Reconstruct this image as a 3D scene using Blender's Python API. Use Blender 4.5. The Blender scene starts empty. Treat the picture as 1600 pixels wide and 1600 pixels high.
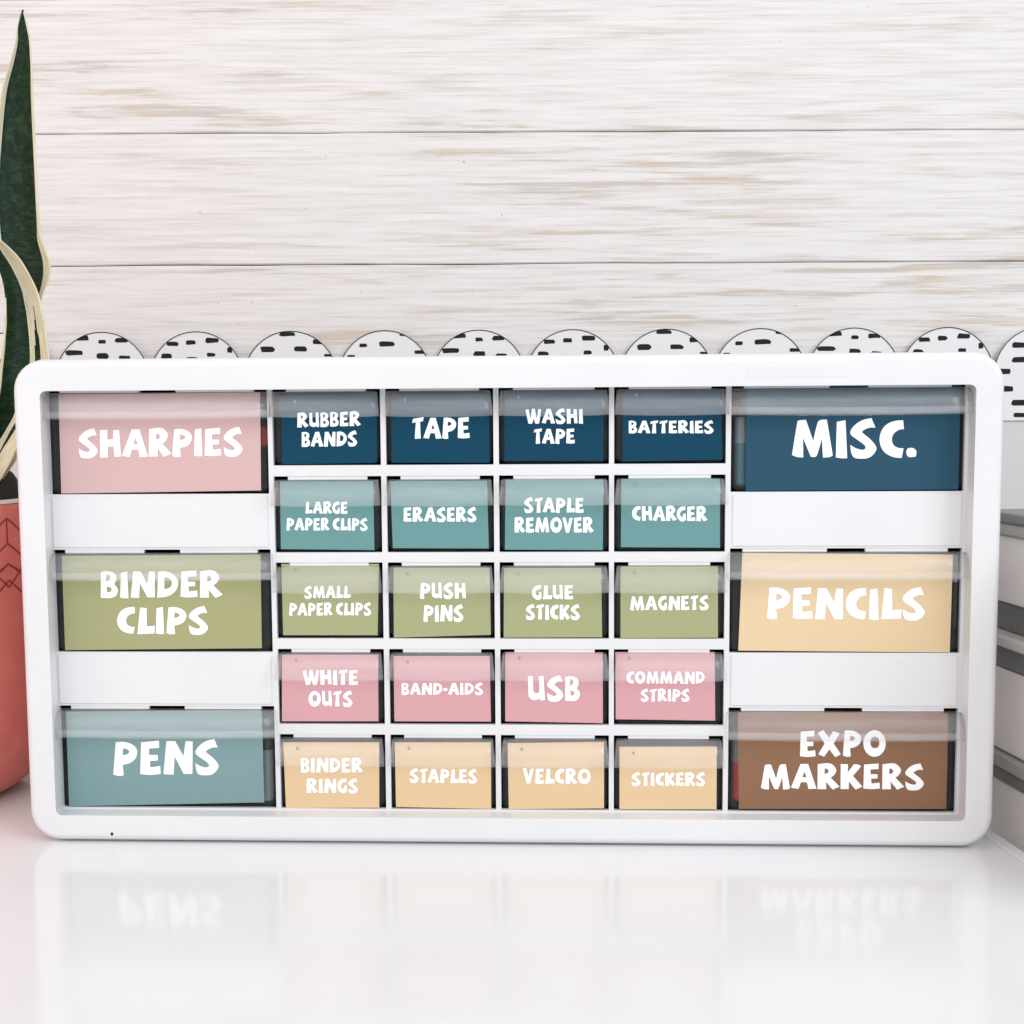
import bpy, bmesh, math, random
from mathutils import Vector, Matrix, noise
from mathutils.geometry import tessellate_polygon
random.seed(7)
SC = bpy.context.scene
COL = SC.collection

# ------------------------------------------------------------ camera
F, CX, CY, CZ, YAW, PIT, ROL = 1800.0, .02728, -.58979, .22497, -.03734, .08116, -.00618
cyw, syw = math.cos(YAW), math.sin(YAW)
FWD = Vector((syw*math.cos(PIT), cyw*math.cos(PIT), -math.sin(PIT)))
_r = Vector((cyw, -syw, 0)); _u = _r.cross(FWD)
RT = math.cos(ROL)*_r + math.sin(ROL)*_u
UP = -math.sin(ROL)*_r + math.cos(ROL)*_u
CAM = Vector((CX, CY, CZ))
cd = bpy.data.cameras.new('camera'); cam = bpy.data.objects.new('camera', cd); COL.objects.link(cam)
cd.sensor_width = 36; cd.lens = 36*F/1600; cd.clip_end = 50; cd.clip_start = .01
m = Matrix((RT, UP, -FWD)).transposed().to_4x4(); m.translation = CAM
cam.matrix_world = m
SC.camera = cam

# ------------------------------------------------------------ light
w = bpy.data.worlds.new('World'); SC.world = w; w.use_nodes = True
bg = w.node_tree.nodes['Background']; bg.inputs[0].default_value = (.97, .98, 1, 1); bg.inputs[1].default_value = .72
SC.view_settings.view_transform = 'Standard'; SC.view_settings.look = 'None'; SC.view_settings.exposure = 0.13

def area(name, loc, target, sx, sy, power, col):
    l = bpy.data.lights.new(name, 'AREA'); l.shape = 'RECTANGLE'; l.size = sx; l.size_y = sy; l.energy = power; l.color = col
    o = bpy.data.objects.new(name, l); COL.objects.link(o); o.location = loc
    o.rotation_euler = (Vector(target)-Vector(loc)).to_track_quat('-Z', 'Y').to_euler()
area('window_light', (-.3, -2.1, 1.3), (.05, 0, .12), 2.6, 1.6, 19, (.94, .97, 1))
area('side_window_light', (1.5, -1.25, 1.3), (.25, 0, .05), 1.1, 1.1, 22, (.86, .94, 1))
area('warm_room_light', (-1.35, -.45, .75), (-.30, .30, .22), .8, .8, 4.2, (1, .60, .46))

# ------------------------------------------------------------ pixel (1600 grid) -> point on a real plane
def ray(u, v): return (FWD + RT*((u-800)/F) + UP*((800-v)/F))
def at(u, v, Y=0.0):
    d = ray(u, v); return CAM + d*((Y-CAM.y)/d.y)
def onz(u, v, z):
    d = ray(u, v); return CAM + d*((z-CAM.z)/d.z)
def onplane(u, v, p0, n):
    d = ray(u, v); return CAM + d*((p0-CAM).dot(n)/d.dot(n))

# ------------------------------------------------------------ helpers
def lin(c):
    return tuple((x/255/12.92 if x/255 <= .04045 else ((x/255+.055)/1.055)**2.4) for x in c)
def tag(o, label=None, cat=None, group=None, kind=None):
    if label: o['label'] = label
    if cat: o['category'] = cat
    if group: o['group'] = group
    if kind: o['kind'] = kind
    return o
def empty(name, loc=(0, 0, 0)):
    o = bpy.data.objects.new(name, None); COL.objects.link(o); o.location = loc; o.empty_display_size = .02; return o
def link(name, me, mats, parent=None, smooth=False):
    o = bpy.data.objects.new(name, me); COL.objects.link(o)
    if not isinstance(mats, (list, tuple)): mats = [mats]
    if not me.materials:
        for mt in mats: me.materials.append(mt)
    if smooth:
        for p in me.polygons: p.use_smooth = True
    if parent:
        bpy.context.view_layer.update()
        o.parent = parent; o.matrix_parent_inverse = parent.matrix_world.inverted()
    return o
def mesh(name, V, Fc, mats, parent=None, smooth=False, idx=None, recalc=False):
    me = bpy.data.meshes.new(name); me.from_pydata([tuple(v) for v in V], [], Fc)
    if idx:
        for p, i in zip(me.polygons, idx): p.material_index = i
    if recalc:
        bm = bmesh.new(); bm.from_mesh(me); bmesh.ops.recalc_face_normals(bm, faces=bm.faces); bm.to_mesh(me); bm.free()
    me.update()
    return link(name, me, mats, parent, smooth)
def box(V, Fc, a, b):
    n = len(V); x0, y0, z0 = a; x1, y1, z1 = b
    V += [(x0, y0, z0), (x1, y0, z0), (x1, y1, z0), (x0, y1, z0), (x0, y0, z1), (x1, y0, z1), (x1, y1, z1), (x0, y1, z1)]
    Fc += [tuple(n+i for i in f) for f in ((0, 3, 2, 1), (4, 5, 6, 7), (0, 1, 5, 4), (1, 2, 6, 5), (2, 3, 7, 6), (3, 0, 4, 7))]
def boxo(name, a, b, mat, parent=None, bev=0):
    V, Fc = [], []; box(V, Fc, a, b); o = mesh(name, V, Fc, mat, parent)
    if bev: bevel(o, bev)
    return o
def bevel(o, wd, seg=2, ang=35):
    md = o.modifiers.new('b', 'BEVEL'); md.width = wd; md.segments = seg; md.limit_method = 'ANGLE'; md.angle_limit = math.radians(ang)
    for p in o.data.polygons: p.use_smooth = True
    md2 = o.modifiers.new('w', 'WEIGHTED_NORMAL'); md2.keep_sharp = True
def rrect(x0, x1, z0, z1, r, n=8, rb=None):
    pts = []
    rb = r if rb is None else rb
    for cx, cz, a0, rr in ((x1-r, z1-r, 0, r), (x0+r, z1-r, 90, r), (x0+rb, z0+rb, 180, rb), (x1-rb, z0+rb, 270, rb)):
        for i in range(n+1):
            a = math.radians(a0+90*i/n); pts.append((cx+rr*math.cos(a), cz+rr*math.sin(a)))
    return pts
def loft(rings, closed_u=True, cap0=False, cap1=False):
    V = []; Fc = []; n = len(rings[0])
    for r in rings: V += r
    for k in range(len(rings)-1):
        for i in range(n if closed_u else n-1):
            j = (i+1) % n
            Fc.append((k*n+i, k*n+j, (k+1)*n+j, (k+1)*n+i))
    if cap0: Fc.append(tuple(range(n))[::-1])
    if cap1: Fc.append(tuple((len(rings)-1)*n+i for i in range(n)))
    return V, Fc

# ------------------------------------------------------------ materials
def mat(name, base=(.8, .8, .8), rough=.5, spec=.5, coat=0, coatr=.1):
    m = bpy.data.materials.new(name); m.use_nodes = True
    b = m.node_tree.nodes['Principled BSDF']
    b.inputs['Base Color'].default_value = (*base, 1); b.inputs['Roughness'].default_value = rough
    b.inputs['Specular IOR Level'].default_value = spec; b.inputs['Coat Weight'].default_value = coat; b.inputs['Coat Roughness'].default_value = coatr
    return m
class N:
    def __init__(s, m): s.t = m.node_tree; s.b = s.t.nodes.get('Principled BSDF')
    def n(s, ty, **k):
        nd = s.t.nodes.new(ty)
        for a, b in k.items():
            if a.startswith('i_'): nd.inputs[a[2:].replace('_', ' ')].default_value = b
            else: setattr(nd, a, b)
        return nd
    def l(s, a, b): s.t.links.new(a, b)
    def mapping(s, scale, coord='Object', rnd=False):
        tc = s.n('ShaderNodeTexCoord'); mp = s.n('ShaderNodeMapping'); mp.inputs['Scale'].default_value = scale
        s.l(tc.outputs[coord], mp.inputs[0])
        if rnd:
            oi = s.n('ShaderNodeObjectInfo'); mu = s.n('ShaderNodeMath', operation='MULTIPLY'); mu.inputs[1].default_value = 40
            s.l(oi.outputs['Random'], mu.inputs[0]); cb = s.n('ShaderNodeCombineXYZ')
            for i in range(3): s.l(mu.outputs[0], cb.inputs[i])
            s.l(cb.outputs[0], mp.inputs['Location'])
        return mp.outputs[0]
    def noise(s, vec, scale=1, detail=4, rough=.55, dist=0):
        nd = s.n('ShaderNodeTexNoise'); nd.inputs['Scale'].default_value = scale; nd.inputs['Detail'].default_value = detail
        nd.inputs['Roughness'].default_value = rough; nd.inputs['Distortion'].default_value = dist
        s.l(vec, nd.inputs['Vector']); return nd.outputs['Fac']
    def ramp(s, fac, stops):
        nd = s.n('ShaderNodeValToRGB'); cr = nd.color_ramp
        while len(cr.elements) < len(stops): cr.elements.new(.5)
        for e, (p, c) in zip(cr.elements, stops):
            e.position = p; e.color = (*c, 1) if isinstance(c, tuple) else (c, c, c, 1)
        s.l(fac, nd.inputs[0]); return nd.outputs[0]
    def mix(s, fac, a, b, bt='MIX'):
        nd = s.n('ShaderNodeMix', data_type='RGBA', blend_type=bt)
        for sk, v in ((nd.inputs[0], fac), (nd.inputs[6], a), (nd.inputs[7], b)):
            if isinstance(v, (int, float)): sk.default_value = v
            elif isinstance(v, tuple): sk.default_value = (*v, 1)
            else: s.l(v, sk)
        return nd.outputs[2]
    def math(s, op, a, b=None):
        nd = s.n('ShaderNodeMath', operation=op)
        for i, v in enumerate((a, b)):
            if v is None: continue
            if isinstance(v, (int, float)): nd.inputs[i].default_value = v
            else: s.l(v, nd.inputs[i])
        return nd.outputs[0]
    def bump(s, h, strength=.2, dist=.001):
        nd = s.n('ShaderNodeBump'); nd.inputs['Strength'].default_value = strength; nd.inputs['Distance'].default_value = dist
        s.l(h, nd.inputs['Height']); s.l(nd.outputs[0], s.b.inputs['Normal'])

M_white = mat('white_plastic', (.71, .705, .71), .38, .4)
k = N(M_white); nz = k.noise(k.mapping((1, 1, 1)), 900, 2); k.bump(nz, .05, .0003)
k.l(k.ramp(k.noise(k.mapping((1, 1, 1)), 14, 4), [(.3, (.695, .69, .695)), (.6, (.725, .72, .725))]), k.b.inputs['Base Color'])
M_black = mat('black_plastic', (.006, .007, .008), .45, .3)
def clear(name, fac, col, rough, noisy=True, gloss=0):
    m = bpy.data.materials.new(name); m.use_nodes = True; k = N(m); b = k.b
    b.inputs['Base Color'].default_value = (*col, 1); b.inputs['Roughness'].default_value = rough
    tr = k.n('ShaderNodeBsdfTransparent'); mx = k.n('ShaderNodeMixShader'); out = k.t.nodes['Material Output']
    k.l(tr.outputs[0], mx.inputs[1]); k.l(b.outputs[0], mx.inputs[2]); k.l(mx.outputs[0], out.inputs[0])
    mx.inputs[0].default_value = fac
    if gloss:
        gl = k.n('ShaderNodeBsdfGlossy'); gl.inputs['Roughness'].default_value = .2; bp = k.n('ShaderNodeBump'); bp.inputs['Strength'].default_value = .5; bp.inputs['Distance'].default_value = .0012; k.l(k.noise(k.mapping((70, 200, 260), rnd=True), 1, 3, .6), bp.inputs['Height']); k.l(bp.outputs[0], gl.inputs['Normal']); fr = k.n('ShaderNodeFresnel'); fr.inputs[0].default_value = 1.45
        m2 = k.n('ShaderNodeMixShader'); ge = k.n('ShaderNodeNewGeometry'); k.l(k.math('MULTIPLY', k.math('MULTIPLY', fr.outputs[0], gloss), k.math('SUBTRACT', 1.0, ge.outputs['Backfacing'])), m2.inputs[0])
        k.l(mx.outputs[0], m2.inputs[1]); k.l(gl.outputs[0], m2.inputs[2]); k.l(m2.outputs[0], out.inputs[0])
    if noisy:
        f = k.noise(k.mapping((30, 60, 200), rnd=True), 1, 4, .6)
        rr = k.n('ShaderNodeMapRange'); rr.inputs[1].default_value = .3; rr.inputs[2].default_value = .75
        rr.inputs[3].default_value = fac*.85; rr.inputs[4].default_value = fac*1.25
        k.l(f, rr.inputs[0]); k.l(rr.outputs[0], mx.inputs[0])
    return m
M_lip = clear('frosted_clear_plastic', .088, (.97, .97, .975), .22, gloss=.8)
M_tub = clear('clear_plastic', .03, (.55, .58, .6), .12)
M_tape = clear('clear_tape', .18, (.95, .95, .96), .15, False)
M_pip = mat('grey_mould_mark', (.2, .21, .22), .5)
M_letter = mat('white_print', (.97, .97, .97), .8, .1)
def card(name, c): return mat(name, tuple(min(.95, x*.83) for x in lin(c)), .85, .08)
C = dict(blush=(223, 187, 185), navy=(26, 73, 96), slate=(51, 87, 107), teal=(115, 160, 160), olive=(176, 178, 134),
         khaki=(176, 175, 130), pink=(224, 170, 175), peach=(239, 208, 165), tan=(237, 211, 170), brown=(153, 115, 90), dusty=(137, 167, 168))
MC = {n: card(n+'_card', c) for n, c in C.items()}

# glossy white table
M_table = mat('white_laminate', (.88, .88, .89), .16, .36)
k = N(M_table)
v1 = k.mapping((1, 1, 1))
k.l(k.ramp(k.noise(v1, 9, 5), [(.3, (.77, .775, .785)), (.7, (.805, .805, .815))]), k.b.inputs['Base Color'])
k.l(k.ramp(k.noise(v1, 5, 2), [(.3, .09), (.7, .15)]), k.b.inputs['Roughness'])

# whitewashed planks
M_wood = mat('whitewashed_wood', (.8, .77, .76), .75, .2)
k = N(M_wood)
vA = k.mapping((6.5, 1, 95), rnd=True); vB = k.mapping((13, 1, 380), rnd=True); vC = k.mapping((2.4, 1, 16), rnd=True); vD = k.mapping((14, 1, 60), rnd=True)
fine = k.noise(vB, 1, 6, .65, .3); streak = k.noise(vA, 1, 5, .6, .5); patch = k.noise(vC, 1, 3, .5, .6); hue = k.noise(vD, 1, 3)
base = k.ramp(fine, [(.30, (.60, .56, .535)), (.48, (.70, .67, .655)), (.70, (.76, .735, .725))])
pm = k.ramp(patch, [(.38, .06), (.62, 1.0)])
sm = k.ramp(streak, [(.50, 0.0), (.72, 1.0)])
fm = k.ramp(fine, [(.40, 1.0), (.60, .12)])
worn = k.math('MULTIPLY', k.math('MULTIPLY', pm, sm), fm)
brown = k.mix(k.ramp(hue, [(.4, 0.0), (.6, 1.0)]), (.52, .42, .31), (.47, .425, .385))
col = k.mix(k.math('MINIMUM', k.math('MULTIPLY', worn, 2.0), .66), base, brown)
thin = k.ramp(k.noise(k.mapping((7, 1, 330), rnd=True), 1, 5, .7, .2), [(.60, 0.0), (.72, 1.0)])
col = k.mix(k.math('MULTIPLY', thin, k.ramp(patch, [(.3, .14), (.6, .48)])), col, (.50, .45, .41))
speck = k.ramp(k.noise(k.mapping((260, 1, 260), rnd=True), 1, 1), [(.80, 0.0), (.83, 1.0)])
col = k.mix(k.math('MULTIPLY', speck, .6), col, (.2, .17, .15))
k.l(col, k.b.inputs['Base Color'])
k.bump(k.math('SUBTRACT', fine, worn), .25, .0006)
M_gap = mat('dark_gap', (.22, .13, .09), .9)
M_paint = mat('beige_wall_paint', (.60, .575, .565), .7, .2)
M_paper = mat('white_border_paper', (.72, .715, .715), .75, .15)
M_ink = mat('black_ink', (.012, .013, .015), .7, .2)

# ------------------------------------------------------------ glyphs (hand-cut capitals) : outlines, holes; y downwards, (x, y) corner, (x, y, 1) smooth
G = {
 'S': (235, 693, [[(400,215),(450,333),(370,335,1),(285,380,1),(303,408,1),(390,480,1),(460,575,1),(440,640,1),(370,700,1),(270,712,1),(185,698,1),(150,640,1),(138,545),(200,582,1),(290,605,1),(328,580,1),(300,535,1),(210,470,1),(137,400,1),(190,305,1),(290,240,1)]]),
 'H': (235, 693, [[(503,235),(630,235),(632,395),(730,393),(732,240),(835,243),(865,680),(755,682),(738,510),(640,512),(638,693),(510,693)]]),
 'A': (235, 688, [[(1040,235),(1170,235),(1315,685),(1175,690),(1150,570),(1045,565),(1005,688),(873,668)],[(1105,372),(1070,475),(1142,480)]]),
 'R': (735, 1180, [[(1160,735),(1370,722,1),(1470,820,1),(1450,910,1),(1380,975),(1530,1135),(1410,1188),(1297,1045),(1305,1180),(1155,1180)],[(1280,805),(1335,835,1),(1330,890,1),(1272,905)]]),
 'P': (150, 755, [[(155,150),(310,145,1),(470,200,1),(555,310,1),(520,450,1),(420,530,1),(285,565),(303,755),(215,765,1),(110,738)],[(290,265),(360,280,1),(405,325,1),(370,370,1),(283,390)]]),
 'I': (218, 670, [[(693,235),(800,215),(820,675),(760,676),(682,665)]]),
 'E': (225, 668, [[(885,235),(1130,217),(1130,315),(993,322),(995,405),(1112,408),(1112,482),(1003,487),(1012,572),(1145,555),(1152,660),(1010,672,1),(873,660)]]),
 'B': (60, 402, [[(555,65),(640,55,1),(735,90,1),(752,160,1),(725,222),(770,290,1),(750,370,1),(685,403,1),(555,400)],[(622,95),(665,110,1),(670,155,1),(625,192)],[(630,255),(680,270,1),(690,300,1),(665,325,1),(633,328)]]),
 'C': (155, 716, [[(460,152),(472,285),(400,295,1),(320,350,1),(288,430,1),(310,520,1),(380,565,1),(465,575),(437,718),(300,700,1),(170,625,1),(105,490,1),(115,350,1),(190,230,1),(320,165,1)]]),
 'D': (103, 430, [[(805,105),(900,103,1),(1000,150,1),(1048,240,1),(1020,340,1),(930,410,1),(795,430)],[(882,175),(940,190,1),(970,240,1),(950,300,1),(880,325)]]),
 'G': (128, 408, [[(1128,128),(1130,195),(1085,200,1),(1035,230,1),(1018,270,1),(1032,318,1),(1060,330,1),(1083,322),(1085,268),(1135,265),(1142,385),(1110,408,1),(1060,420,1),(990,380,1),(948,300,1),(958,215,1),(1000,155,1),(1070,128,1)]]),
 'K': (737, 1178, [[(70,735),(195,740),(187,885),(290,740),(360,745,1),(415,775),(275,945),(435,1135),(320,1188),(207,1045),(205,1178),(67,1178)]]),
 'L': (160, 716, [[(797,160),(930,175),(935,555),(1100,543),(1090,705),(740,718)]]),
 'M': (120, 570, [[(125,132),(150,124,1),(228,118),(317,375),(370,155,1),(400,122,1),(483,115),(555,545),(520,565,1),(437,572),(422,345),(370,520,1),(345,562,1),(288,562),(192,335),(195,570),(120,565,1),(58,540)]]),
 'N': (170, 750, [[(1062,170),(1220,172),(1365,435),(1405,172),(1530,180),(1525,745),(1370,745),(1210,440),(1190,755),(1012,745)]]),
 'O': (150, 598, 'O'),
 'T': (575, 911, [[(365,590),(450,578,1),(555,563),(540,632),(488,640),(500,910),(395,913),(413,647),(345,658)]]),
 'U': (60, 400, [[(45,62),(120,55),(125,250),(140,287,1),(175,300,1),(205,285,1),(216,250),(205,55),(275,55),(297,388),(235,403),(228,368),(170,392,1),(100,380,1),(55,340)]]),
 'V': (460, 733, [[(925,465),(985,452),(1040,610),(1070,490,1),(1088,460),(1145,467),(1065,735),(1000,735)]]),
 'W': (130, 462, [[(163,155),(235,128),(285,345),(318,128),(385,120),(435,345),(472,130),(538,138),(500,410,1),(485,460),(400,462),(362,350),(325,462),(235,462)]]),
 'X': (145, 598, [[(1118,180),(1225,135),(1325,275),(1400,153),(1520,190),(1410,370),(1540,560),(1440,612),(1330,475),(1235,605),(1128,560),(1245,370)]]),
 '.': (125, 566, [[(1418,500,1),(1440,462,1),(1500,460,1),(1537,495,1),(1530,557),(1440,560,1)]]),
 '-': (428, 505, [[(1165,462),(1190,460),(1192,478),(1166,480)]]),
}
def smooth_poly(pts, sub=4):
    n = len(pts); out = []
    P = [Vector((p[0], p[1])) for p in pts]; sf = [len(p) > 2 for p in pts]
    for i in range(n):
        j = (i+1) % n; a, b = P[i], P[j]
        out.append(a)
        if not (sf[i] or sf[j]): continue
        L = (b-a).length
        ta = ((b-P[i-1]).normalized() if sf[i] else (b-a).normalized())*L
        tb = ((P[(j+1) % n]-a).normalized() if sf[j] else (b-a).normalized())*L
        for q in range(1, sub):
            t = q/sub; t2, t3 = t*t, t*t*t
            out.append((2*t3-3*t2+1)*a+(t3-2*t2+t)*ta+(-2*t3+3*t2)*b+(t3-t2)*tb)
    return out
GL = {}
for ch, (top, bot, pl) in G.items():
    h = bot-top
    if pl == 'O':
        loops = [[Vector((640+203*math.cos(a), 372-233*math.sin(a))) for a in [2*math.pi*i/26 for i in range(26)]],
                 [Vector((647+80*math.copysign(abs(math.cos(a))**.8, math.cos(a)), 352-100*math.copysign(abs(math.sin(a))**.8, math.sin(a)))) for a in [2*math.pi*i/18 for i in range(18)]]]
    else: loops = [smooth_poly(p) for p in pl]
    x0 = min(v.x for l in loops for v in l); x1 = max(v.x for l in loops for v in l)
    loops = [[Vector(((v.x-x0)/h, (bot-v.y)/h)) for v in l] for l in loops]
    tris = tessellate_polygon([[Vector((v.x, v.y, 0)) for v in l] for l in loops])
    GL[ch] = ([v for l in loops for v in l], tris, (x1-x0)/h)
def text_line(s, x0, x1, bl, br, cap, V, Fc, Y):
    gap = .085; kern = {'LA': -.02, 'TA': -.06, 'AT': -.06, 'AP': 0.0, 'C.': -.02, 'RG': -.06}
    X = []; x = 0; prev = ''
    for ch in s:
        if ch == ' ': x += .30; prev = ''; continue
        if prev: x += gap+kern.get(prev+ch, 0) - (.05 if prev in 'RKAL' or ch in 'AV' else 0)
        X.append((ch, x)); x += GL[ch][2]; prev = ch
    sx = (x1-x0)/x
    for ch, gx in X:
        pts, tris, wd = GL[ch]; n = len(V); dz = random.uniform(-.012, .012)
        for p in pts:
            u = x0+(gx+p.x)*sx; t = (u-x0)/(x1-x0); vv = bl+(br-bl)*t-(p.y+dz)*cap
            V.append(at(u, vv, Y))
        for t in tris:
            a, b, c = (V[n+i] for i in t)
            nn = (b-a).cross(c-a)
            if nn.length < 1e-14: continue
            Fc.append(tuple(n+i for i in (t if nn.y < 0 else t[::-1])))

# ============================================================ TABLE
e0, e1 = onz(1546, 1291, 0), onz(1600, 1327, 0)
ED = (e1-e0).normalized()          # direction of the table's right edge
if ED.y > 0: ED = -ED
far = e0-ED*.42; near = e0+ED*1.0
table = empty('table'); tag(table, 'glossy white tabletop under the drawer cabinet and the coral plant pot', 'table')
def slab(name, poly, z0, z1, m, parent, bv):
    V = [(p[0], p[1], z0) for p in poly]+[(p[0], p[1], z1) for p in poly]; n = len(poly)
    Fc = [tuple(range(n))[::-1], tuple(range(n, 2*n))]+[(i, (i+1) % n, n+(i+1) % n, n+i) for i in range(n)]
    o = mesh(name, V, Fc, m, parent, recalc=True); bevel(o, bv, 3); return o
trim = .010
nrm = Vector((-ED.y, ED.x, 0));  nrm = nrm if nrm.x < 0 else -nrm
slab('tabletop', [(-1.1, near.y), (near.x+nrm.x*trim, near.y+nrm.y*trim), (far.x+nrm.x*trim, far.y+nrm.y*trim), (-1.1, far.y)], -.028, 0, M_table, table, .0012)
a = nrm*(trim-.0006)
slab('edge_trim', [(near+a)[:2], near[:2], far[:2], (far+a)[:2]], -.0285, -.0004, M_table, table, .0022)
for lx, ly in ((-1.02, -.75), (-1.02, .3), (near.x-.12, -.75), (far.x-.08, .3)):
    boxo('leg', (lx-.02, ly-.02, -.74), (lx+.02, ly+.02, -.0285), M_table, table, .003)
fl = mesh('floor', [(-4, -4, -.741), (4, -4, -.741), (4, 3, -.741), (-4, 3, -.741)], [(0, 1, 2, 3)], mat('pale_floor', (.5, .48, .46), .6)); tag(fl, kind='structure')

# ============================================================ WALL
WY = .36; wa = math.radians(2.5)
WN = Vector((math.sin(wa), -math.cos(wa), 0)); WD = Vector((math.cos(wa), math.sin(wa), 0)); W0 = Vector((0, WY, 0))
def wpt(u, v, off=0):
    return onplane(u, v, W0+WN*off, WN)
def wsz(u, v):
    p = wpt(u, v); return (p-W0).dot(WD), p.z
def W(s, z, off=0): 
    p = W0+WD*s+WN*off; return (p.x, p.y, z)
wall = empty('wall', (0, WY, 0)); tag(wall, kind='structure')
zs1 = (wsz(0, 207)[1]+wsz(1600, 205)[1])/2; zs2 = (wsz(0, 413)[1]+wsz(1600, 411)[1])/2; ph = zs1-zs2
V = []; Fc = []
mesh('wall_backing', [W(-1.6, -.8, -.012), W(1.6, -.8, -.012), W(1.6, 1.3, -.012), W(-1.6, 1.3, -.012)], [(0, 1, 2, 3)], M_gap, wall)
i = -4
zt = zs1+ph*5
rows = []
while zt > -.72:
    rows.append((zt-ph, zt)); zt -= ph
for r_, (za, zb) in enumerate(rows):
    # a plank with slightly wavering long edges; each its own mesh
    n = 120; rg = []
    ra = random.random()*50
    gp = .0008
    Vt = []; Fq = []
    for q in range(n+1):
        s = -1.6+3.2*q/n
        w1 = .00065*noise.noise(Vector((s*9, ra, 0)))+.0004*noise.noise(Vector((s*40, ra, 3))); w2 = .00065*noise.noise(Vector((s*9, ra+9, 0)))+.0004*noise.noise(Vector((s*40, ra+7, 3)))
        b = .0009
        # local profile (z, off)
        for zz, of in ((za+gp/2+w1, -.0115), (za+gp/2+w1, -b), (za+gp/2+w1+b, 0), (zb-gp/2+w2-b*.6, 0), (zb-gp/2+w2, -b*.6), (zb-gp/2+w2, -.0115)):
            Vt.append(Vector(W(s, zz, of)))
    for q in range(n):
        for j in range(5):
            Fq.append((q*6+j, (q+1)*6+j, (q+1)*6+j+1, q*6+j+1))
    # put the object's origin on the plank so object coordinates run along it
    mid = Vector(W(0, (za+zb)/2, 0)); rot = Matrix.Rotation(wa, 4, 'Z')
    inv = (Matrix.Translation(mid) @ rot).inverted()
    me = bpy.data.meshes.new('plank'); me.from_pydata([tuple(inv @ v) for v in Vt], [], Fq); me.update()
    o = bpy.data.objects.new('plank', me); COL.objects.link(o); me.materials.append(M_wood)
    o.matrix_world = Matrix.Translation(mid) @ rot
    bpy.context.view_layer.update()
    mw = o.matrix_world.copy(); o.parent = wall; o.matrix_parent_inverse = wall.matrix_world.inverted(); 
# painted lower wall
zb_ = (wsz(1580, 657)[1])
V, Fc = [], []
def wbox(s0, s1, z0, z1, o0, o1):
    n = len(V)
    for o_ in (o0, o1):
        for s, z in ((s0, z0), (s1, z0), (s1, z1), (s0, z1)): V.append(W(s, z, o_))
    Fc.extend([tuple(n+i for i in f) for f in ((0, 1, 2, 3), (7, 6, 5, 4), (0, 4, 5, 1), (1, 5, 6, 2), (2, 6, 7, 3), (3, 7, 4, 0))])
wbox(-1.6, 1.6, -.74, zb_+.002, .001, .004)
mesh('lower_wall_panel', V, Fc, M_paint, wall, recalc=True)

# scalloped paper border
bor = empty('scalloped_border', W(0, zb_, .005)); tag(bor, 'white scalloped paper border with black dashes running along the plank wall behind the cabinet', 'border')
s0, ztop = wsz(748, 516); s8, _ = wsz(1483, 515); sp = (s8-s0)/5.04
R = sp*.497; zc = ztop-R
cents = [s0+sp*i for i in range(-8, 8)]
V, Fc = [], []
LN = []
for c_ in cents:
    pts = [(c_-sp/2, zb_), (c_+sp/2, zb_), (c_+sp/2, zc)]+[(c_+R*math.cos(math.pi*i/28), zc+R*math.sin(math.pi*i/28)) for i in range(29)]+[(c_-sp/2, zc)]
    n = len(V)
    V += [W(s, z, .0056) for s, z in pts]+[W(s, z, .0051) for s, z in pts]
    q = len(pts)
    Fc.append(tuple(n+i for i in range(q))); Fc.append(tuple(n+q+i for i in range(q))[::-1])
    for i in range(1, q-1): Fc.append((n+i, n+q+i, n+q+(i+1) % q, n+(i+1) % q))
mesh('paper_strip', V, Fc, M_paper, bor, recalc=False)
V, Fc = [], []
lw = .00045
for c_ in cents:
    n = len(V)
    for i in range(41):
        a_ = math.pi*i/40
        for rr in (R, R-lw*1.6): V.append(W(c_+rr*math.cos(a_), zc+rr*math.sin(a_), .0059))
    for i in range(40): Fc.append((n+2*i, n+2*i+2, n+2*i+3, n+2*i+1))
mesh('printed_outline', V, Fc, M_ink, bor)
PX = abs(wsz(800, 540)[0]-wsz(900, 540)[0])/100
pat = [[(-29, 9, 20, 8), (1, 15, 12, 6), (31, 13, 20, 7), (-43, 32, 28, 8), (1, 37, 18, 9), (35, 40, 18, 7), (60, 44, 14, 5)],
       [(-36, 19, 18, 7), (-8, 17, 15, 7), (25, 14, 21, 8), (-46, 38, 17, 8), (-7, 42, 17, 5), (23, 36, 13, 6), (52, 29, 8, 9)],
       [(-4, 5, 25, 7), (42, 17, 14, 8), (-35, 28, 22, 9), (16, 28, 21, 8), (58, 38, 12, 4)],
       [(-33, 23, 12, 6), (4, 21, 25, 8), (31, 7, 15, 4), (-52, 40, 12, 5), (55, 34, 18, 6), (-8, 44, 18, 6)]]
V, Fc = [], []
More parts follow.
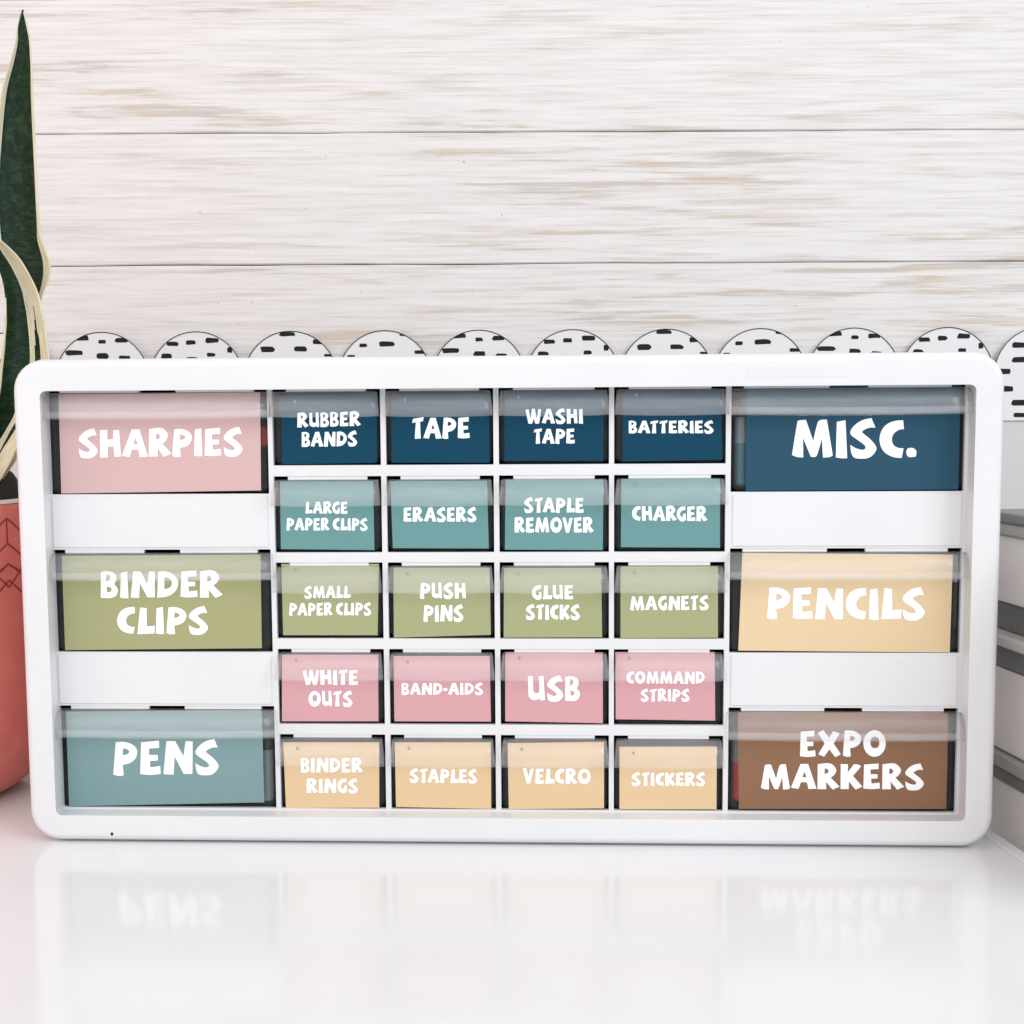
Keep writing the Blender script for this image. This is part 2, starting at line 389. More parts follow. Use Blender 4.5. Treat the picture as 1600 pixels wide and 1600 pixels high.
for ci, c_ in enumerate(cents):
    P_ = list(pat[ci % 4])
    for dx, dy, w_, h_ in ((-31, 51, 26, 9), (-56, 69, 18, 9), (-53, 96, 22, 9), (-28, 118, 30, 9), (-28, 137, 24, 7), (8, 62, 18, 8), (40, 58, 24, 9), (-10, 84, 24, 9),
                           (28, 90, 20, 8), (58, 80, 18, 8), (5, 108, 22, 8), (44, 114, 26, 9), (16, 131, 20, 8), (58, 136, 18, 7)):
        P_.append((dx+(random.uniform(-3, 3) if ci % 4 != 2 else 0), dy, w_+random.uniform(-2, 2), h_))
    for dx, dy, w_, h_ in P_:
        if dy+h_/2 > 141: continue
        cs, cz = c_+dx*PX, ztop-dy*PX
        hw, hh = w_/2*PX, h_/2*PX
        shp = [(-1, -.5), (-.8, -1), (.6, -.9), (.82, -.9), (1, -.1), (.8, .8), (.3, .95), (-.7, 1), (-.95, .6)]
        pts = []
        for x_, y_ in shp:
            s, z = cs+hw*(x_+random.uniform(-.1, .1)), cz+hh*(y_+random.uniform(-.12, .12))
            d_ = Vector((s-c_, max(0, z-zc)))
            if z > zc and d_.length > R-.0003:
                d_ *= (R-.0003)/d_.length; s, z = c_+d_.x, zc+d_.y
            z = max(z, zb_+.0002)
            s = min(max(s, c_-sp/2), c_+sp/2)
            pts.append((s, z))
        n = len(V); V += [W(s, z, .00575) for s, z in pts]; Fc.append(tuple(range(n, n+len(pts))))
mesh('printed_dashes', V, Fc, M_ink, bor)

# ============================================================ CABINET
Wd, H, g = .508, .257, .0138
il, it, ib = .01374, .01533, .0143
h2 = Wd/2; DEP = .160
cab = empty('drawer_cabinet', (0, DEP/2, 0)); tag(cab, 'white plastic cabinet of twenty small and six wide see-through drawers with coloured name cards', 'drawer cabinet')
rings = []
def ring(ins, y, r, ri=None): return [(x, y, z) for x, z in rrect(-h2+ins, h2-ins, ins+.0011, H-ins, r)]
rr = .0165
rings.append(ring(0.0012, DEP, rr)); rings.append(ring(0, DEP-.001, rr))
rings.append(ring(0, .005, rr))
for t in (25, 50, 72, 90):
    a_ = math.radians(t); rings.append(ring(.0042*(1-math.cos(a_)), .0045-.0045*math.sin(a_), rr-.0042*(1-math.cos(a_))))
def iring(d, y, r): return [(x, y, z) for x, z in rrect(-h2+il-d, h2-il+d, ib-d, H-it+d, r)]
rings.append(iring(-.0012, 0, .0032)); rings.append(iring(-.0004, .0004, .0024)); rings.append(iring(0, .0013, .002)); rings.append([(x-(.0016 if x < 0 else 0), y, z) for x, y, z in iring(0, g+.006, .002)])
V, Fc = loft(rings)
o = mesh('frame', V, Fc, M_white, cab, smooth=True, recalc=True); wn = o.modifiers.new('w', 'WEIGHTED_NORMAL'); wn.weight = 90
V, Fc = [], []
box(V, Fc, (-h2+.0165, DEP-.002, .0165), (h2-.0165, DEP-.0005, H-.0165)); mesh('back_panel', V, Fc, M_white, cab)

for sx_f in (-1, 1):
    for yf_ in (.022, DEP-.03): boxo('shadow_gap_foot', (sx_f*.225-.012, yf_, 0), (sx_f*.225+.012, yf_+.014, .0014), M_black, cab)  # unseen feet, added so the lifted frame leaves a dark shadow line below
# grid lines measured on the drawer plane
cols = [(-.12237, -.06482), (-.06199, -.00503), (-.00218, .05585), (.05852, .1169)]
BL, BR = (-.24335, -.12499), (.11957, .24034)
rows5 = [(.24131, .20071), (.19485, .1541), (.14866, .10754), (.10184, .06064), (.05501, .0138)]
rows3 = [(.2413, .18571), (.15582, .10007), (.07045, .01369)]
KX = (g-CY)/(.018-CY)
fx = lambda x: CX+(x-CX)*KX
fz = lambda z: CZ+(z-CZ)*KX
cols = [(fx(a), fx(b)) for a, b in cols]; BL = tuple(map(fx, BL)); BR = tuple(map(fx, BR))
rows5 = [(fz(a), fz(b)) for a, b in rows5]; rows3 = [(fz(a), fz(b)) for a, b in rows3]
rows5 = [(min(a, H-it-.0005), b) for a, b in rows5]; rows3 = [(min(a, H-it-.0005), b) for a, b in rows3]
cells = [(x0, x1, zb, zt, 's') for zt, zb in rows5 for x0, x1 in cols]
cells += [(x0, x1, zb, zt, 'b') for zt, zb in rows3 for x0, x1 in (BL, BR)]
xs = sorted(set([-h2+il-.0026, h2-il+.001]+[c[0] for c in cells]+[c[1] for c in cells]))
zs = sorted(set([ib-.001, H-it+.001]+[c[2] for c in cells]+[c[3] for c in cells]))
def hole(i, j):
    if i < 0 or j < 0 or i >= len(xs)-1 or j >= len(zs)-1: return False
    xm, zm = (xs[i]+xs[i+1])/2, (zs[j]+zs[j+1])/2
    return any(c[0] < xm < c[1] and c[2] < zm < c[3] for c in cells)
vid = {}; V = []; Fc = []; idx = []
def vv(i, j, y):
    if (i, j, y) not in vid: vid[(i, j, y)] = len(V); V.append((xs[i], y, zs[j]))
    return vid[(i, j, y)]
Y1, Y2 = g+.0028, .15
for i in range(len(xs)-1):
    for j in range(len(zs)-1):
        if not hole(i, j): Fc.append((vv(i, j, g), vv(i+1, j, g), vv(i+1, j+1, g), vv(i, j+1, g))); idx.append(0)
        else:
            for (a_, b_, ni, nj) in (((i, j), (i+1, j), i, j-1), ((i+1, j), (i+1, j+1), i+1, j), ((i+1, j+1), (i, j+1), i, j+1), ((i, j+1), (i, j), i-1, j)):
                if not hole(ni, nj):
                    Fc.append((vv(*a_, g), vv(*b_, g), vv(*b_, Y1), vv(*a_, Y1))); idx.append(0)
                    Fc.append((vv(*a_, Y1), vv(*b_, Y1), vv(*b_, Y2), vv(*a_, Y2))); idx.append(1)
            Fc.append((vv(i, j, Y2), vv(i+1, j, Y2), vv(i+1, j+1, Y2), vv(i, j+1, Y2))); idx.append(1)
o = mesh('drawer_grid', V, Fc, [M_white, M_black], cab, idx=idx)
bevel(o, .0007, 2, 50)
# blank panels between the wide drawers
for (x0, x1) in (BL, BR):
    for k_ in range(2):
        boxo('blank_panel', (x0+.0008 if x0 < 0 else x0+.001, g-.0006, rows3[k_+1][0]+.0012), (x1-.001, g+.0001, rows3[k_][1]-.0014), M_white, cab, .0004)
# retaining tabs under the top of every opening
for (x0, x1, zb, zt, kd) in cells:
    wd = x1-x0; hh = .0019 if zt < .2 else .0015
    if kd == 's': sp_ = [(x0+.13*wd, x1-.13*wd)]
    else: sp_ = [(x0+.055*wd, x0+.42*wd), (x0+.585*wd, x1-.06*wd)]
    for a_, b_ in sp_: boxo('retaining_tab', (a_, g+.0004, zt-hh), (b_, g+.0032, zt+.0004), M_white, cab, .0003)
# small dark speck and a strip of clear tape on the rim
p = at(175, 1303, 0)
V = [(p.x+.0009*math.cos(t)*.8, -.00012, p.z+.0010*math.sin(t)) for t in [i*math.pi/5 for i in range(10)]]
mesh('dark_speck', V, [tuple(range(10))[::-1]], M_ink, cab)
a_, b_ = at(1168, 556, 0), at(1329, 588, 0)
boxo('clear_tape', (a_.x, -.0005, b_.z), (b_.x, -.0002, H-.006), M_tape, cab)

# ---------------------------------------------- drawers
cards = [
 ('RUBBER BANDS', 'navy', [(438.8,617.5),(589,613.7),(588.7,723),(440.7,725.7)], [('RUBBER',464.5,564,668,665.3,22.5),('BANDS',471.5,558,698.5,696.5,23)]),
 ('TAPE', 'navy', [(610.8,615),(763.8,615),(765,723),(612,723)], [('TAPE',643.8,733.8,685.5,684.5,32.5)]),
 ('WASHI TAPE', 'navy', [(788,610.5),(943.3,610),(942,720),(788,720)], [('WASHI',821,911,661.8,661.8,23),('TAPE',834,898,693,693,23)]),
 ('BATTERIES', 'navy', [(972.5,608.3),(1126.8,608),(1128.8,718.3),(972.5,721.3)], [('BATTERIES',982.5,1115,677,676.8,19.5)]),
 ('LARGE PAPER CLIPS', 'teal', [(437.5,752.5),(583,752),(585,859.5),(438.8,858)], [('LARGE',477,543,802.5,802.5,18.5),('PAPER CLIPS',447.5,574.3,828.5,828.8,19)]),
 ('ERASERS', 'teal', [(610,752),(760.8,751.3),(763.8,857),(613.8,856.5)], [('ERASERS',630.5,744.5,815,815,22)]),
 ('STAPLE REMOVER', 'teal', [(790,748.8),(943,748.8),(941.8,859.5),(788.8,858.8)], [('STAPLE',819,912,801,801,23),('REMOVER',804,928,832,832,23.3)]),
 ('CHARGER', 'teal', [(970.8,748),(1125,748),(1125,855.8),(970,855)], [('CHARGER',987.5,1105.5,813.5,814,22.7)]),
 ('SMALL PAPER CLIPS', 'olive', [(439.5,881),(592,881),(590,992.5),(442.5,992.5)], [('SMALL',475.5,548,935,934.3,19),('PAPER CLIPS',451.8,580,962,961,19.5)]),
 ('PUSH PINS', 'olive', [(614.5,887),(765,887),(766.8,992),(615.5,996.3)], [('PUSH',656,728,935.5,935,24.5),('PINS',661.5,724,971.5,970.5,25.5)]),
 ('GLUE STICKS', 'olive', [(787.5,887.5),(939.5,887.5),(940.8,995.8),(787,996.3)], [('GLUE',831,895.8,936.3,936.3,22),('STICKS',821.8,906,968,968,23)]),
 ('MAGNETS', 'olive', [(969.5,885),(1121.8,885),(1121.8,996.5),(969.5,997)], [('MAGNETS',984.3,1107.5,953.8,952.5,22)]),
 ('WHITE OUTS', 'pink', [(440.5,1023),(590.8,1023),(591.3,1127),(440.5,1127)], [('WHITE',473,559.3,1070,1070,23),('OUTS',482,550.8,1103.5,1103.5,23.5)]),
 ('BAND-AIDS', 'pink', [(615,1025),(765,1025),(767,1127.5),(616.3,1127)], [('BAND-AIDS',627.5,755,1085.5,1085.5,18.5)]),
 ('USB', 'pink', [(789.5,1019),(941.8,1019.5),(942,1130),(789.5,1127)], [('USB',824.8,906,1095,1095,38)]),
 ('COMMAND STRIPS', 'pink', [(961.5,1019),(1116.8,1019),(1117.5,1126),(962,1123.8)], [('COMMAND',978.8,1100.8,1068.3,1068.3,19),('STRIPS',1001,1077.5,1095.8,1095.8,19)]),
 ('BINDER RINGS', 'peach', [(442.5,1160),(592.5,1160),(592.5,1262),(446.8,1262.5)], [('BINDER',470,567.5,1207,1207,22.5),('RINGS',479,559.3,1238.8,1238.8,22)]),
 ('STAPLES', 'peach', [(616.8,1160),(767,1160),(767.5,1264),(618.8,1260.8)], [('STAPLES',640,745.5,1222.5,1223.5,21.5)]),
 ('VELCRO', 'peach', [(793,1161.3),(943.8,1159.3),(943.8,1263),(795,1264.3)], [('VELCRO',816.8,923,1224,1225,23.5)]),
 ('STICKERS', 'peach', [(968,1167),(1120,1166.5),(1119.5,1264.5),(968,1264.5)], [('STICKERS',986.8,1102,1227.5,1228,20.5)]),
 ('SHARPIES', 'blush', [(91.3,616.4),(406.2,613),(407.8,766.3),(95.7,771.2)], [('SHARPIES',123,379,715,712,43)]),
 ('MISC.', 'slate', [(1165.6,604.4),(1501,600.5),(1497.4,764.9),(1165,767)], [('MISC.',1237.5,1432,714.8,714.8,58.5)]),
 ('BINDER CLIPS', 'khaki', [(96.3,868.6),(407,866.6),(409,1012.8),(101.8,1015.8)], [('BINDER',157.5,348,934.5,933,41),('CLIPS',183,325,990.5,990.5,41.5)]),
 ('PENCILS', 'tan', [(1160,864),(1489,866.6),(1484,1019.5),(1153.6,1016.5)], [('PENCILS',1198.5,1445,966.5,968,48.5)]),
 ('PENS', 'dusty', [(103,1112),(409,1109.3),(413,1253.7),(108,1259.8)], [('PENS',177,341.6,1211.6,1209.5,52)]),
 ('EXPO MARKERS', 'brown', [(1153,1112),(1482,1112),(1478.5,1264),(1154.5,1264)], [('EXPO',1250,1384,1182,1182,40),('MARKERS',1189,1443.5,1233,1233,39)]),
]
cname = dict(blush='dusty pink', navy='navy blue', slate='slate blue', teal='teal', olive='olive green', khaki='olive green', pink='rose pink', peach='pale peach', tan='sand yellow', brown='brown', dusty='grey-blue')
YC = g+.0006                       # card face plane
for (x0, x1, zb, zt, kd), (word, ck, quad, lines) in zip(cells, cards):
    gx = .0007; x0 += gx; x1 -= gx; ztop_ = zt-(.0022 if zt < .2 else .0019); zb += .0009
    r = .0032
    yf, yb, t_ = g+.0012, .142, .0011
    def U(ins, zt_):   # open U outline, left top -> round bottom -> right top
        pts = [(x0+ins, zt_)]
        rr_ = r-ins*.8
        for q in range(7):
            a_ = math.pi+math.pi/2*q/6; pts.append((x0+ins+rr_+rr_*math.cos(a_), zb+ins+rr_+rr_*math.sin(a_)))
        for q in range(7):
            a_ = 1.5*math.pi+math.pi/2*q/6; pts.append((x1-ins-rr_+rr_*math.cos(a_), zb+ins+rr_+rr_*math.sin(a_)))
        pts.append((x1-ins, zt_)); return pts
    zl = ztop_-.0018
    oo, ii = U(0, zl), U(t_, zl); n = len(oo)
    V = [(x, yf, z) for x, z in oo]+[(x, yb, z) for x, z in oo]+[(x, yf+t_, z) for x, z in ii]+[(x, yb-t_, z) for x, z in ii]
    Fc = []
    for q in range(n-1):
        Fc.append((q, q+1, n+q+1, n+q)); Fc.append((2*n+q, 3*n+q, 3*n+q+1, 2*n+q+1))
    Fc += [tuple(range(n))[::-1], tuple(range(n, 2*n)), tuple(range(2*n, 3*n)), tuple(range(3*n, 4*n))[::-1]]
    Fc += [(0, n, 3*n, 2*n), (n-1, 3*n-1, 4*n-1, 2*n-1), (0, 2*n, 3*n-1, n-1), (n, 2*n-1, 4*n-1, 3*n)]
    dr = mesh('drawer', V, Fc, M_tub, cab)
    size = 'wide' if kd == 'b' else 'small'
    tag(dr, '%s clear drawer with a %s card reading %s' % (size, cname[ck], word))
    # pull lip: a curved hood in front of the top of the drawer
    px_ = [(-.0012, 0, .0006), (.0022, .0002, .0006), (.0048, .0012, .0011), (.0066, .0034, .0018), (.0076, .0064, .0030), (.0080, .0098, .0042), (.0081, .0128, .0046)]
    if kd == 'b': px_ += [(.0072, .0130, .0040), (.0069, .0112, .0036), (.0070, .0092, .0032)]
    V = []; Fc = []
    wx0, wx1 = (x0+.0012, x1-.0012) if kd == 's' else (x0-.0014, x1+.0014)
    na = 10
    sag = .0006
    for f_, dz, ex in px_:
        for q in range(na+1):
            s = q/na; xx = (wx0-ex*.45)+(wx1-wx0+ex*.9)*s
            V.append((xx, g-f_, ztop_-dz-sag*(dz/.0128)*(1-(2*s-1)**2)))
    nr = len(px_)
    for a_ in range(nr-1):
        for q in range(na): Fc.append((a_*(na+1)+q, a_*(na+1)+q+1, (a_+1)*(na+1)+q+1, (a_+1)*(na+1)+q))
    for side in (0, na):
        st = len(V)
        for f_, dz, ex in px_[:7]: V.append((wx0-ex*.2 if side == 0 else wx1+ex*.2, g-.0002, ztop_-dz))
        for a_ in range(1, 6):
            f4 = (a_*(na+1)+side, (a_+1)*(na+1)+side, st+a_+1, st+a_)
            Fc.append(f4 if side == na else f4[::-1])
    lp = mesh('pull_lip', V, Fc, M_lip, dr, smooth=True, recalc=True)
    sd = lp.modifiers.new('s', 'SOLIDIFY'); sd.thickness = .0009; sd.offset = 0
    # card
    q4 = [at(u, v, YC) for u, v in quad]
    q5 = [Vector((v.x, YC+.00035, v.z)) for v in q4]
    cd_ = mesh('name_card', q4+q5, [(3, 2, 1, 0), (4, 5, 6, 7), (0, 1, 5, 4), (1, 2, 6, 5), (2, 3, 7, 6), (3, 0, 4, 7)], MC[ck], dr, recalc=True)
    V, Fc = [], []
    for ln in lines: text_line(*ln, V, Fc, YC-.00012)
    mesh('lettering', V, Fc, M_letter, dr)
    if kd == 's':
        u_, v_ = quad[0][0]+22, quad[0][1]+9.5
        c_ = at(u_, v_, g-.0005)
        V = [(c_.x+.0007*math.cos(t), c_.y, c_.z+.0009*math.sin(t)) for t in [i*math.pi/4 for i in range(8)]]
        mesh('mould_mark', V, [tuple(range(8))[::-1]], M_pip, dr)

# ============================================================ markers and pens inside the drawers
M_red = mat('red_plastic', (.55, .035, .03), .35); M_dk = mat('black_barrel', (.012, .012, .014), .35); M_lt = mat('white_barrel', (.75, .75, .75), .4)
M_gry = mat('grey_barrel', (.22, .25, .27), .35); M_tealb = mat('teal_barrel', (.05, .16, .19), .35)
def marker(x, y, z, L, r, vertical, mb, mcap, label, cat='marker pen'):
    root = empty('marker_pen', (x, y, z)); tag(root, label, cat, 'pens and markers kept in the drawers')
    def lath(name, prof, m, ax):
        n = 14; V, Fc = [], []
        for t, rad in prof:
            for i in range(n):
                a_ = 2*math.pi*i/n; p_ = (rad*math.cos(a_), rad*math.sin(a_))
                V.append((x+p_[0], y+p_[1], z+t) if ax == 'z' else ((x+p_[0], y+t, z+p_[1]) if ax == 'y' else (x+t, y+p_[0], z+p_[1])))
        for k_ in range(len(prof)-1):
            for i in range(n): Fc.append((k_*n+i, k_*n+(i+1) % n, (k_+1)*n+(i+1) % n, (k_+1)*n+i))
        Fc.append(tuple(range(n))); Fc.append(tuple((len(prof)-1)*n+i for i in range(n)))
        mesh(name, V, Fc, m, root, smooth=False, recalc=True)
    ax = {1: 'z', 0: 'y', 2: 'x'}[vertical]
    lath('barrel', [(0, r*.85), (.001, r), (L*.62, r)], mb, ax)
    lath('cap', [(L*.621, r*1.08), (L*.95, r*1.02), (L, r*.8)], mcap, ax)
p = at(410, 676, g+.006)
marker(p.x-.0015, g+.008, p.z-.002, .10, .0058, 0, M_red, M_red, 'red marker lying in the drawer behind the pink SHARPIES card')
p = at(1148, 1212, g+.01)
marker(p.x+.0035, g+.009, rows3[2][1]+.004, .034, .0050, 1, M_red, M_gry, 'red marker showing at the left of the EXPO MARKERS card')
p = at(1495, 925, g+.008)
marker(p.x, g+.009, rows3[1][1]+.013, .038, .0026, 1, M_dk, M_lt, 'black and white pen showing at the right of the PENCILS card', 'pen')
p = at(1155, 700, g+.01)
marker(p.x+.001, g+.009, rows3[0][1]+.003, .036, .0034, 1, M_tealb, M_gry, 'dark teal pen showing at the left of the MISC. card', 'pen')
p = at(90, 950, g+.01)
marker(p.x, g+.009, rows3[1][1]+.012, .034, .0026, 1, M_dk, M_gry, 'dark pen showing at the left of the BINDER CLIPS card', 'pen')
p = at(418, 1180, g+.01)
marker(p.x, g+.009, rows3[2][1]+.002, .046, .0036, 1, M_gry, M_dk, 'grey pen showing at the right of the PENS card', 'pen')

# ============================================================ POT AND SNAKE PLANT
M_pot = mat('coral_ceramic', (.66, .175, .145), .55, .4)
k = N(M_pot); k.l(k.ramp(k.noise(k.mapping((1, 1, 1)), 60, 4), [(.3, (.64, .165, .135)), (.7, (.72, .205, .17))]), k.b.inputs['Base Color'])
M_line = mat('dark_red_glaze', (.28, .03, .025), .5)
M_soil = mat('dark_soil', (.015, .012, .010), .9)
M_rim = mat('pale_rim_glaze', (.72, .60, .55), .5)
PR = .072; PY = .085
pc = at(-118, 1100, PY); PXc = pc.x
pot = empty('plant_pot', (PXc, PY, 0)); tag(pot, 'coral ceramic pot with a dark red geometric line pattern, left of the cabinet', 'plant pot')
ztp = at(0, 796, PY-PR).z
prof = [(.0, .0), (.040, .0), (.050, .002), (.059, .008), (.066, .018), (.0705, .032), (PR, .05), (PR, .09), (PR, .13), (PR, ztp-.004), (PR-.0006, ztp-.001), (PR-.0025, ztp), (PR-.006, ztp-.001), (PR-.0065, ztp-.02), (0, ztp-.021)]
n = 64; rg = [[(PXc+r_*math.cos(2*math.pi*i/n), PY+r_*math.sin(2*math.pi*i/n), z_) for i in range(n)] for r_, z_ in prof]
V, Fc = loft(rg); mesh('pot_body', V, Fc, M_pot, pot, smooth=True, recalc=True)
rg = [[(PXc+r_*math.cos(2*math.pi*i/n), PY+r_*math.sin(2*math.pi*i/n), z_) for i in range(n)] for r_, z_ in [(PR-.0005, ztp-.0005), (PR-.001, ztp+.0012), (PR-.004, ztp+.0016), (PR-.0062, ztp)]]
V, Fc = loft(rg); mesh('pale_rim', V, Fc, M_rim, pot, smooth=True, recalc=True)
# pattern: measured on the visible piece, repeated round the pot
V, Fc = [], []
def thz(u, v):
    d = ray(u, v); o_ = CAM-Vector((PXc, PY, 0)); a_ = d.x**2+d.y**2; b_ = 2*(o_.x*d.x+o_.y*d.y); c_ = o_.x**2+o_.y**2-(PR+.0002)**2
    D = b_*b_-4*a_*c_
    t = (-b_-math.sqrt(max(D, 0)))/(2*a_); p_ = CAM+d*t
    return math.atan2(p_.y-PY, p_.x-PXc), p_.z
t0_, z0_ = thz(10, 807); t1_, z1_ = thz(35, 840)
dth = abs(t1_-t0_)*1.15; cz_ = z0_-.001
def strip(p, q, wd=.0009):
    seg = 8
    for e in range(seg):
        a_ = [p[0]+(q[0]-p[0])*e/seg, p[1]+(q[1]-p[1])*e/seg]; b_ = [p[0]+(q[0]-p[0])*(e+1)/seg, p[1]+(q[1]-p[1])*(e+1)/seg]
        dv = Vector(((b_[0]-a_[0])*PR, b_[1]-a_[1])).normalized(); nn = Vector((-dv.y, dv.x))*wd/2
        n0 = len(V)
        for (t, z), s in ((a_, -1), (b_, -1), (b_, 1), (a_, 1)):
            t2 = t+s*nn.x/PR; V.append((PXc+(PR+.00025)*math.cos(t2), PY+(PR+.00025)*math.sin(t2), z+s*nn.y))
        Fc.append((n0, n0+1, n0+2, n0+3))
hz = .0105
for kx in range(-12, 14):
    tc = t0_+kx*2*dth
    strip((tc, cz_), (tc, cz_-.0145)); 
    for sg in (-1, 1):
        strip((tc, cz_), (tc+sg*dth, cz_-hz)); strip((tc, cz_-.0145), (tc+sg*dth, cz_-.0145-hz))
        strip((tc, cz_-.0265), (tc+sg*dth, cz_-.0265-hz*.9)); strip((tc, cz_-.0265), (tc+sg*dth, cz_-.0145-hz*1.9))
        strip((tc+sg*dth, cz_-.0265), (tc, cz_-.0265-hz*1.3)); strip((tc, cz_-.036), (tc+sg*dth, cz_-.036-hz*1.1))
mesh('painted_pattern', V, Fc, M_line, pot, recalc=True)
# soil mound
soil = None
V = []; nn = 40; mm = 12
for a_ in range(mm+1):
    rad = (PR-.0068)*a_/mm
    for i in range(nn):
        th = 2*math.pi*i/nn
        z_ = ztp-.004+.036*(1-(a_/mm)**4)+.0045*noise.noise(Vector((rad*math.cos(th)*120, rad*math.sin(th)*120, 1)))*(1 if a_ < mm else 0)
        V.append((PXc+rad*math.cos(th), PY+rad*math.sin(th), z_))
Fc = [(a_*nn+i, a_*nn+(i+1) % nn, (a_+1)*nn+(i+1) % nn, (a_+1)*nn+i) for a_ in range(mm) for i in range(nn)]
o = mesh('soil', V, Fc, M_soil, pot, smooth=True)

M_leaf = bpy.data.materials.new('variegated_leaf'); M_leaf.use_nodes = True
k = N(M_leaf); k.b.inputs['Roughness'].default_value = .5; k.b.inputs['Specular IOR Level'].default_value = .18
uv = k.n('ShaderNodeUVMap'); sx_ = k.n('ShaderNodeSeparateXYZ'); k.l(uv.outputs[0], sx_.inputs[0])
cr_ = k.n('ShaderNodeAttribute'); cr_.attribute_name = 'margin'
mv = k.n('ShaderNodeMapping'); mv.inputs['Scale'].default_value = (28, 3, 1); k.l(uv.outputs[0], mv.inputs[0])
nfine = k.noise(mv.outputs[0], 1, 4, .6)
mv2 = k.n('ShaderNodeMapping'); mv2.inputs['Scale'].default_value = (4, 26, 1); k.l(uv.outputs[0], mv2.inputs[0])
nb = k.noise(mv2.outputs[0], 1, 5, .6, .8)
green = k.ramp(nb, [(.38, (.003, .011, .005)), (.50, (.006, .022, .009)), (.64, (.016, .045, .018))])
cream = k.ramp(nfine, [(.3, (.50, .46, .28)), (.55, (.68, .62, .44)), (.8, (.78, .70, .56))])
mk = k.math('ADD', cr_.outputs['Fac'], k.math('MULTIPLY', k.math('SUBTRACT', nfine, .5), .14))
k.l(k.mix(k.ramp(mk, [(.48, 0.0), (.53, 1.0)]), green, cream), k.b.inputs['Base Color'])
k.bump(nfine, .15, .0004)
plant = empty('snake_plant', (PXc, PY, ztp)); tag(plant, 'snake plant with dark green cream-edged leaves standing in the coral pot', 'plant')
def leaf(rows_, Y0, Y1_, curve=.006, twist=0, slit=None):
    """rows_: (v, left u, right u, left margin frac, right margin frac)"""
    # interpolate rows smoothly
    pts = []
    for i in range(len(rows_)-1):
        a_, b_ = rows_[i], rows_[i+1]
        pa, pb = rows_[max(0, i-1)], rows_[min(len(rows_)-1, i+2)]
        for e in range(5):
            t = e/5; t2, t3 = t*t, t*t*t
            pts.append([.5*((2*a_[j])+(-pa[j]+b_[j])*t+(2*pa[j]-5*a_[j]+4*b_[j]-pb[j])*t2+(-pa[j]+3*a_[j]-3*b_[j]+pb[j])*t3) for j in range(5)])
    pts.append(list(rows_[-1]))
    nc = 40; V = []; mg = []; uvs = []; N_ = len(pts)
    for i, (v, ul, ur, ml, mr) in enumerate(pts):
        f = i/(N_-1); Y = Y0+(Y1_-Y0)*f
        wpx = min(1, (ur-ul)*.00037/.02)
        for c in range(nc+1):
            s = c/nc; V.append(at(ul+(ur-ul)*s, v, Y+curve*(1-(2*s-1)**2)*wpx))
            mval = max(.5+(ml-s)*4 if ml > 0 else 0, .5+(s-(1-mr))*4 if mr > 0 else 0)
            if slit and slit[0] < v < slit[1]:
                k0 = slit[2]+(slit[3]-slit[2])*(v-slit[0])/(slit[1]-slit[0])
                if abs(s-k0) < slit[4]*min(1, (v-slit[0])/60): mval = .2
            mg.append(min(1, max(0, mval))); uvs.append((s, f*3))
    Fc = [(i*(nc+1)+c, (i+1)*(nc+1)+c, (i+1)*(nc+1)+c+1, i*(nc+1)+c+1) for i in range(N_-1) for c in range(nc)]
    o = mesh('leaf', V, Fc, M_leaf, plant, smooth=True)
    me = o.data; at_ = me.attributes.new('margin', 'FLOAT', 'POINT'); at_.data.foreach_set('value', mg)
    ul_ = me.uv_layers.new(name='UVMap')
    for lp_ in me.loops: ul_.data[lp_.index].uv = uvs[lp_.vertex_index]
    md = o.modifiers.new('s', 'SOLIDIFY'); md.thickness = .0007; md.offset = 0
    return o
leaf([(15, 35, 36, 0, 0), (40, 27.5, 42, .02, .03), (65, 24, 47, .14, .04), (100, 15, 49.5, .16, .04), (150, 2, 51.5, .14, .05), (250, -8, 56.5, .12, .045), (340, -7, 61, .09, .05),
      (375, -4, 66, .08, .09), (415, 2, 79, .06, .14), (440, 8, 75, .05, .13), (470, 10, 64, .04, .08), (540, 12, 50, .04, .05), (640, 4, 40, .04, .04), (780, -50, -10, .04, .04)], .13, .10, .007)
leaf([(365, -14, -12, .0, .5), (385, -12, 12, .0, .6), (405, -8, 31, .0, .52), (430, 2, 46, 0, .48), (458, 8, 59, 0, .46), (495, 8, 67.5, .03, .42), (535, 5, 74, .04, .40), (575, 0, 78, .05, .40), (620, -5, 78, .05, .38),
      (680, -22, 50, .05, .3), (740, -55, 10, .05, .2), (790, -80, -30, .05, .2)], .10, .08, .010, 0, (478, 640, .80, .74, .055))
leaf([(590, 34, 60, .3, .3), (640, 25, 56, .3, .5), (668, 12, 40, .25, .5), (700, -8, 26, .3, .6), (730, -30, 12, .4, .6), (765, -58, -10, .4, .6), (800, -80, -40, .4, .6)], .085, .07, .004, 0)
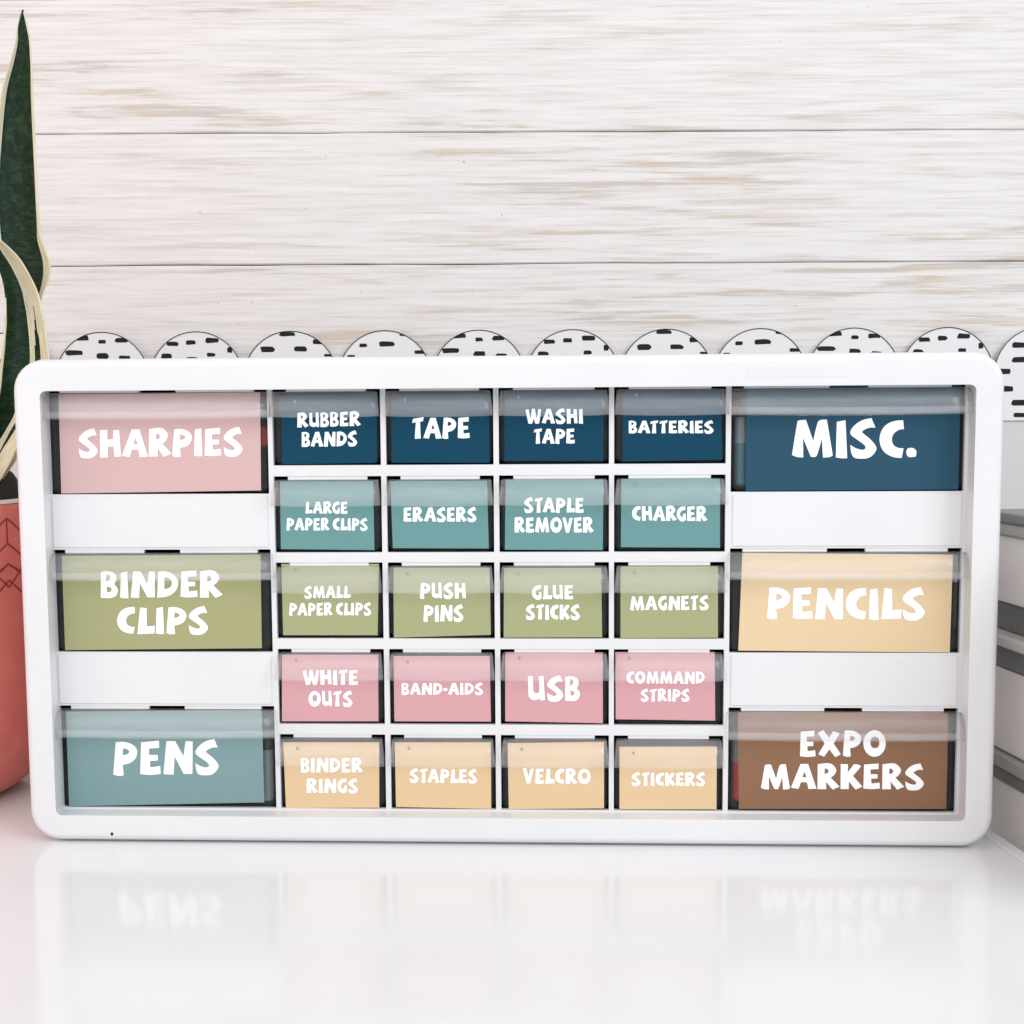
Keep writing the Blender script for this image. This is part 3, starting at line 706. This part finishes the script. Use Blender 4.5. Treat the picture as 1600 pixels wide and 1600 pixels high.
leaf([(40, -150, -148, 0, 0), (150, -165, -120, .1, .1), (400, -170, -100, .1, .1), (790, -140, -95, .1, .1)], .11, .09, .008)

# ============================================================ STORAGE TOWER right of the table
TN = nrm                                     # its visible side faces the table
TP = onz(1546, 1291, 0)-TN*.012
M_panel = mat('pale_translucent_panel', (.92, .85, .82), .35, .4)
M_rail = mat('grey_rail', (.19, .19, .18), .4, .4); M_rail2 = mat('mid_grey_rail', (.42, .40, .375), .45, .4); M_cream = mat('cream_shelf_edge', (.70, .66, .63), .4, .4)
def tz(u, v): return onplane(u, v, TP, TN).z
tower = empty('storage_tower', (TP.x-TN.x*.2, TP.y, -.74)); tag(tower, 'pale storage drawer tower with dark grey rails standing right of the table', 'storage tower')
def tbox(name, z0, z1, out, m, depth=.30, bv=.0015):
    P0 = TP-ED*.03; P1 = TP+ED*.14; V = []
    for z in (z0, z1):
        for q in (P0+TN*out, P1+TN*out, P1-TN*depth, P0-TN*depth): V.append((q.x, q.y, z))
    o = mesh(name, V, [(0, 3, 2, 1), (4, 5, 6, 7), (0, 1, 5, 4), (1, 2, 6, 5), (2, 3, 7, 6), (3, 0, 4, 7)], m, tower, recalc=True); bevel(o, bv); return o
U0 = 1572
zq = {v: tz(U0, v) for v in (799, 815, 835, 944, 990, 1008, 1024, 1044, 1178, 1200, 1222)}
tbox('top_rail', zq[835], zq[815], .004, M_rail2); tbox('lid', zq[815], zq[799], .006, M_rail)
tbox('drawer', zq[944]+.0005, zq[835]-.0005, 0, M_panel)
tbox('rail', zq[990], zq[944], -.004, M_rail); tbox('shelf_edge', zq[1008], zq[990], .006, M_cream); tbox('rail', zq[1044], zq[1008], .001, M_rail)
tbox('drawer', zq[1178]+.0005, zq[1044]-.0005, 0, M_panel)
tbox('shelf_edge', zq[1200], zq[1178], .004, M_rail2); tbox('rail', zq[1222], zq[1200], .002, M_rail)
tbox('drawer', -.20, zq[1222]-.0005, 0, M_panel); tbox('rail', -.235, -.20, .002, M_rail); tbox('drawer', -.45, -.2355, 0, M_panel); tbox('base', -.74, -.4505, 0, M_panel)
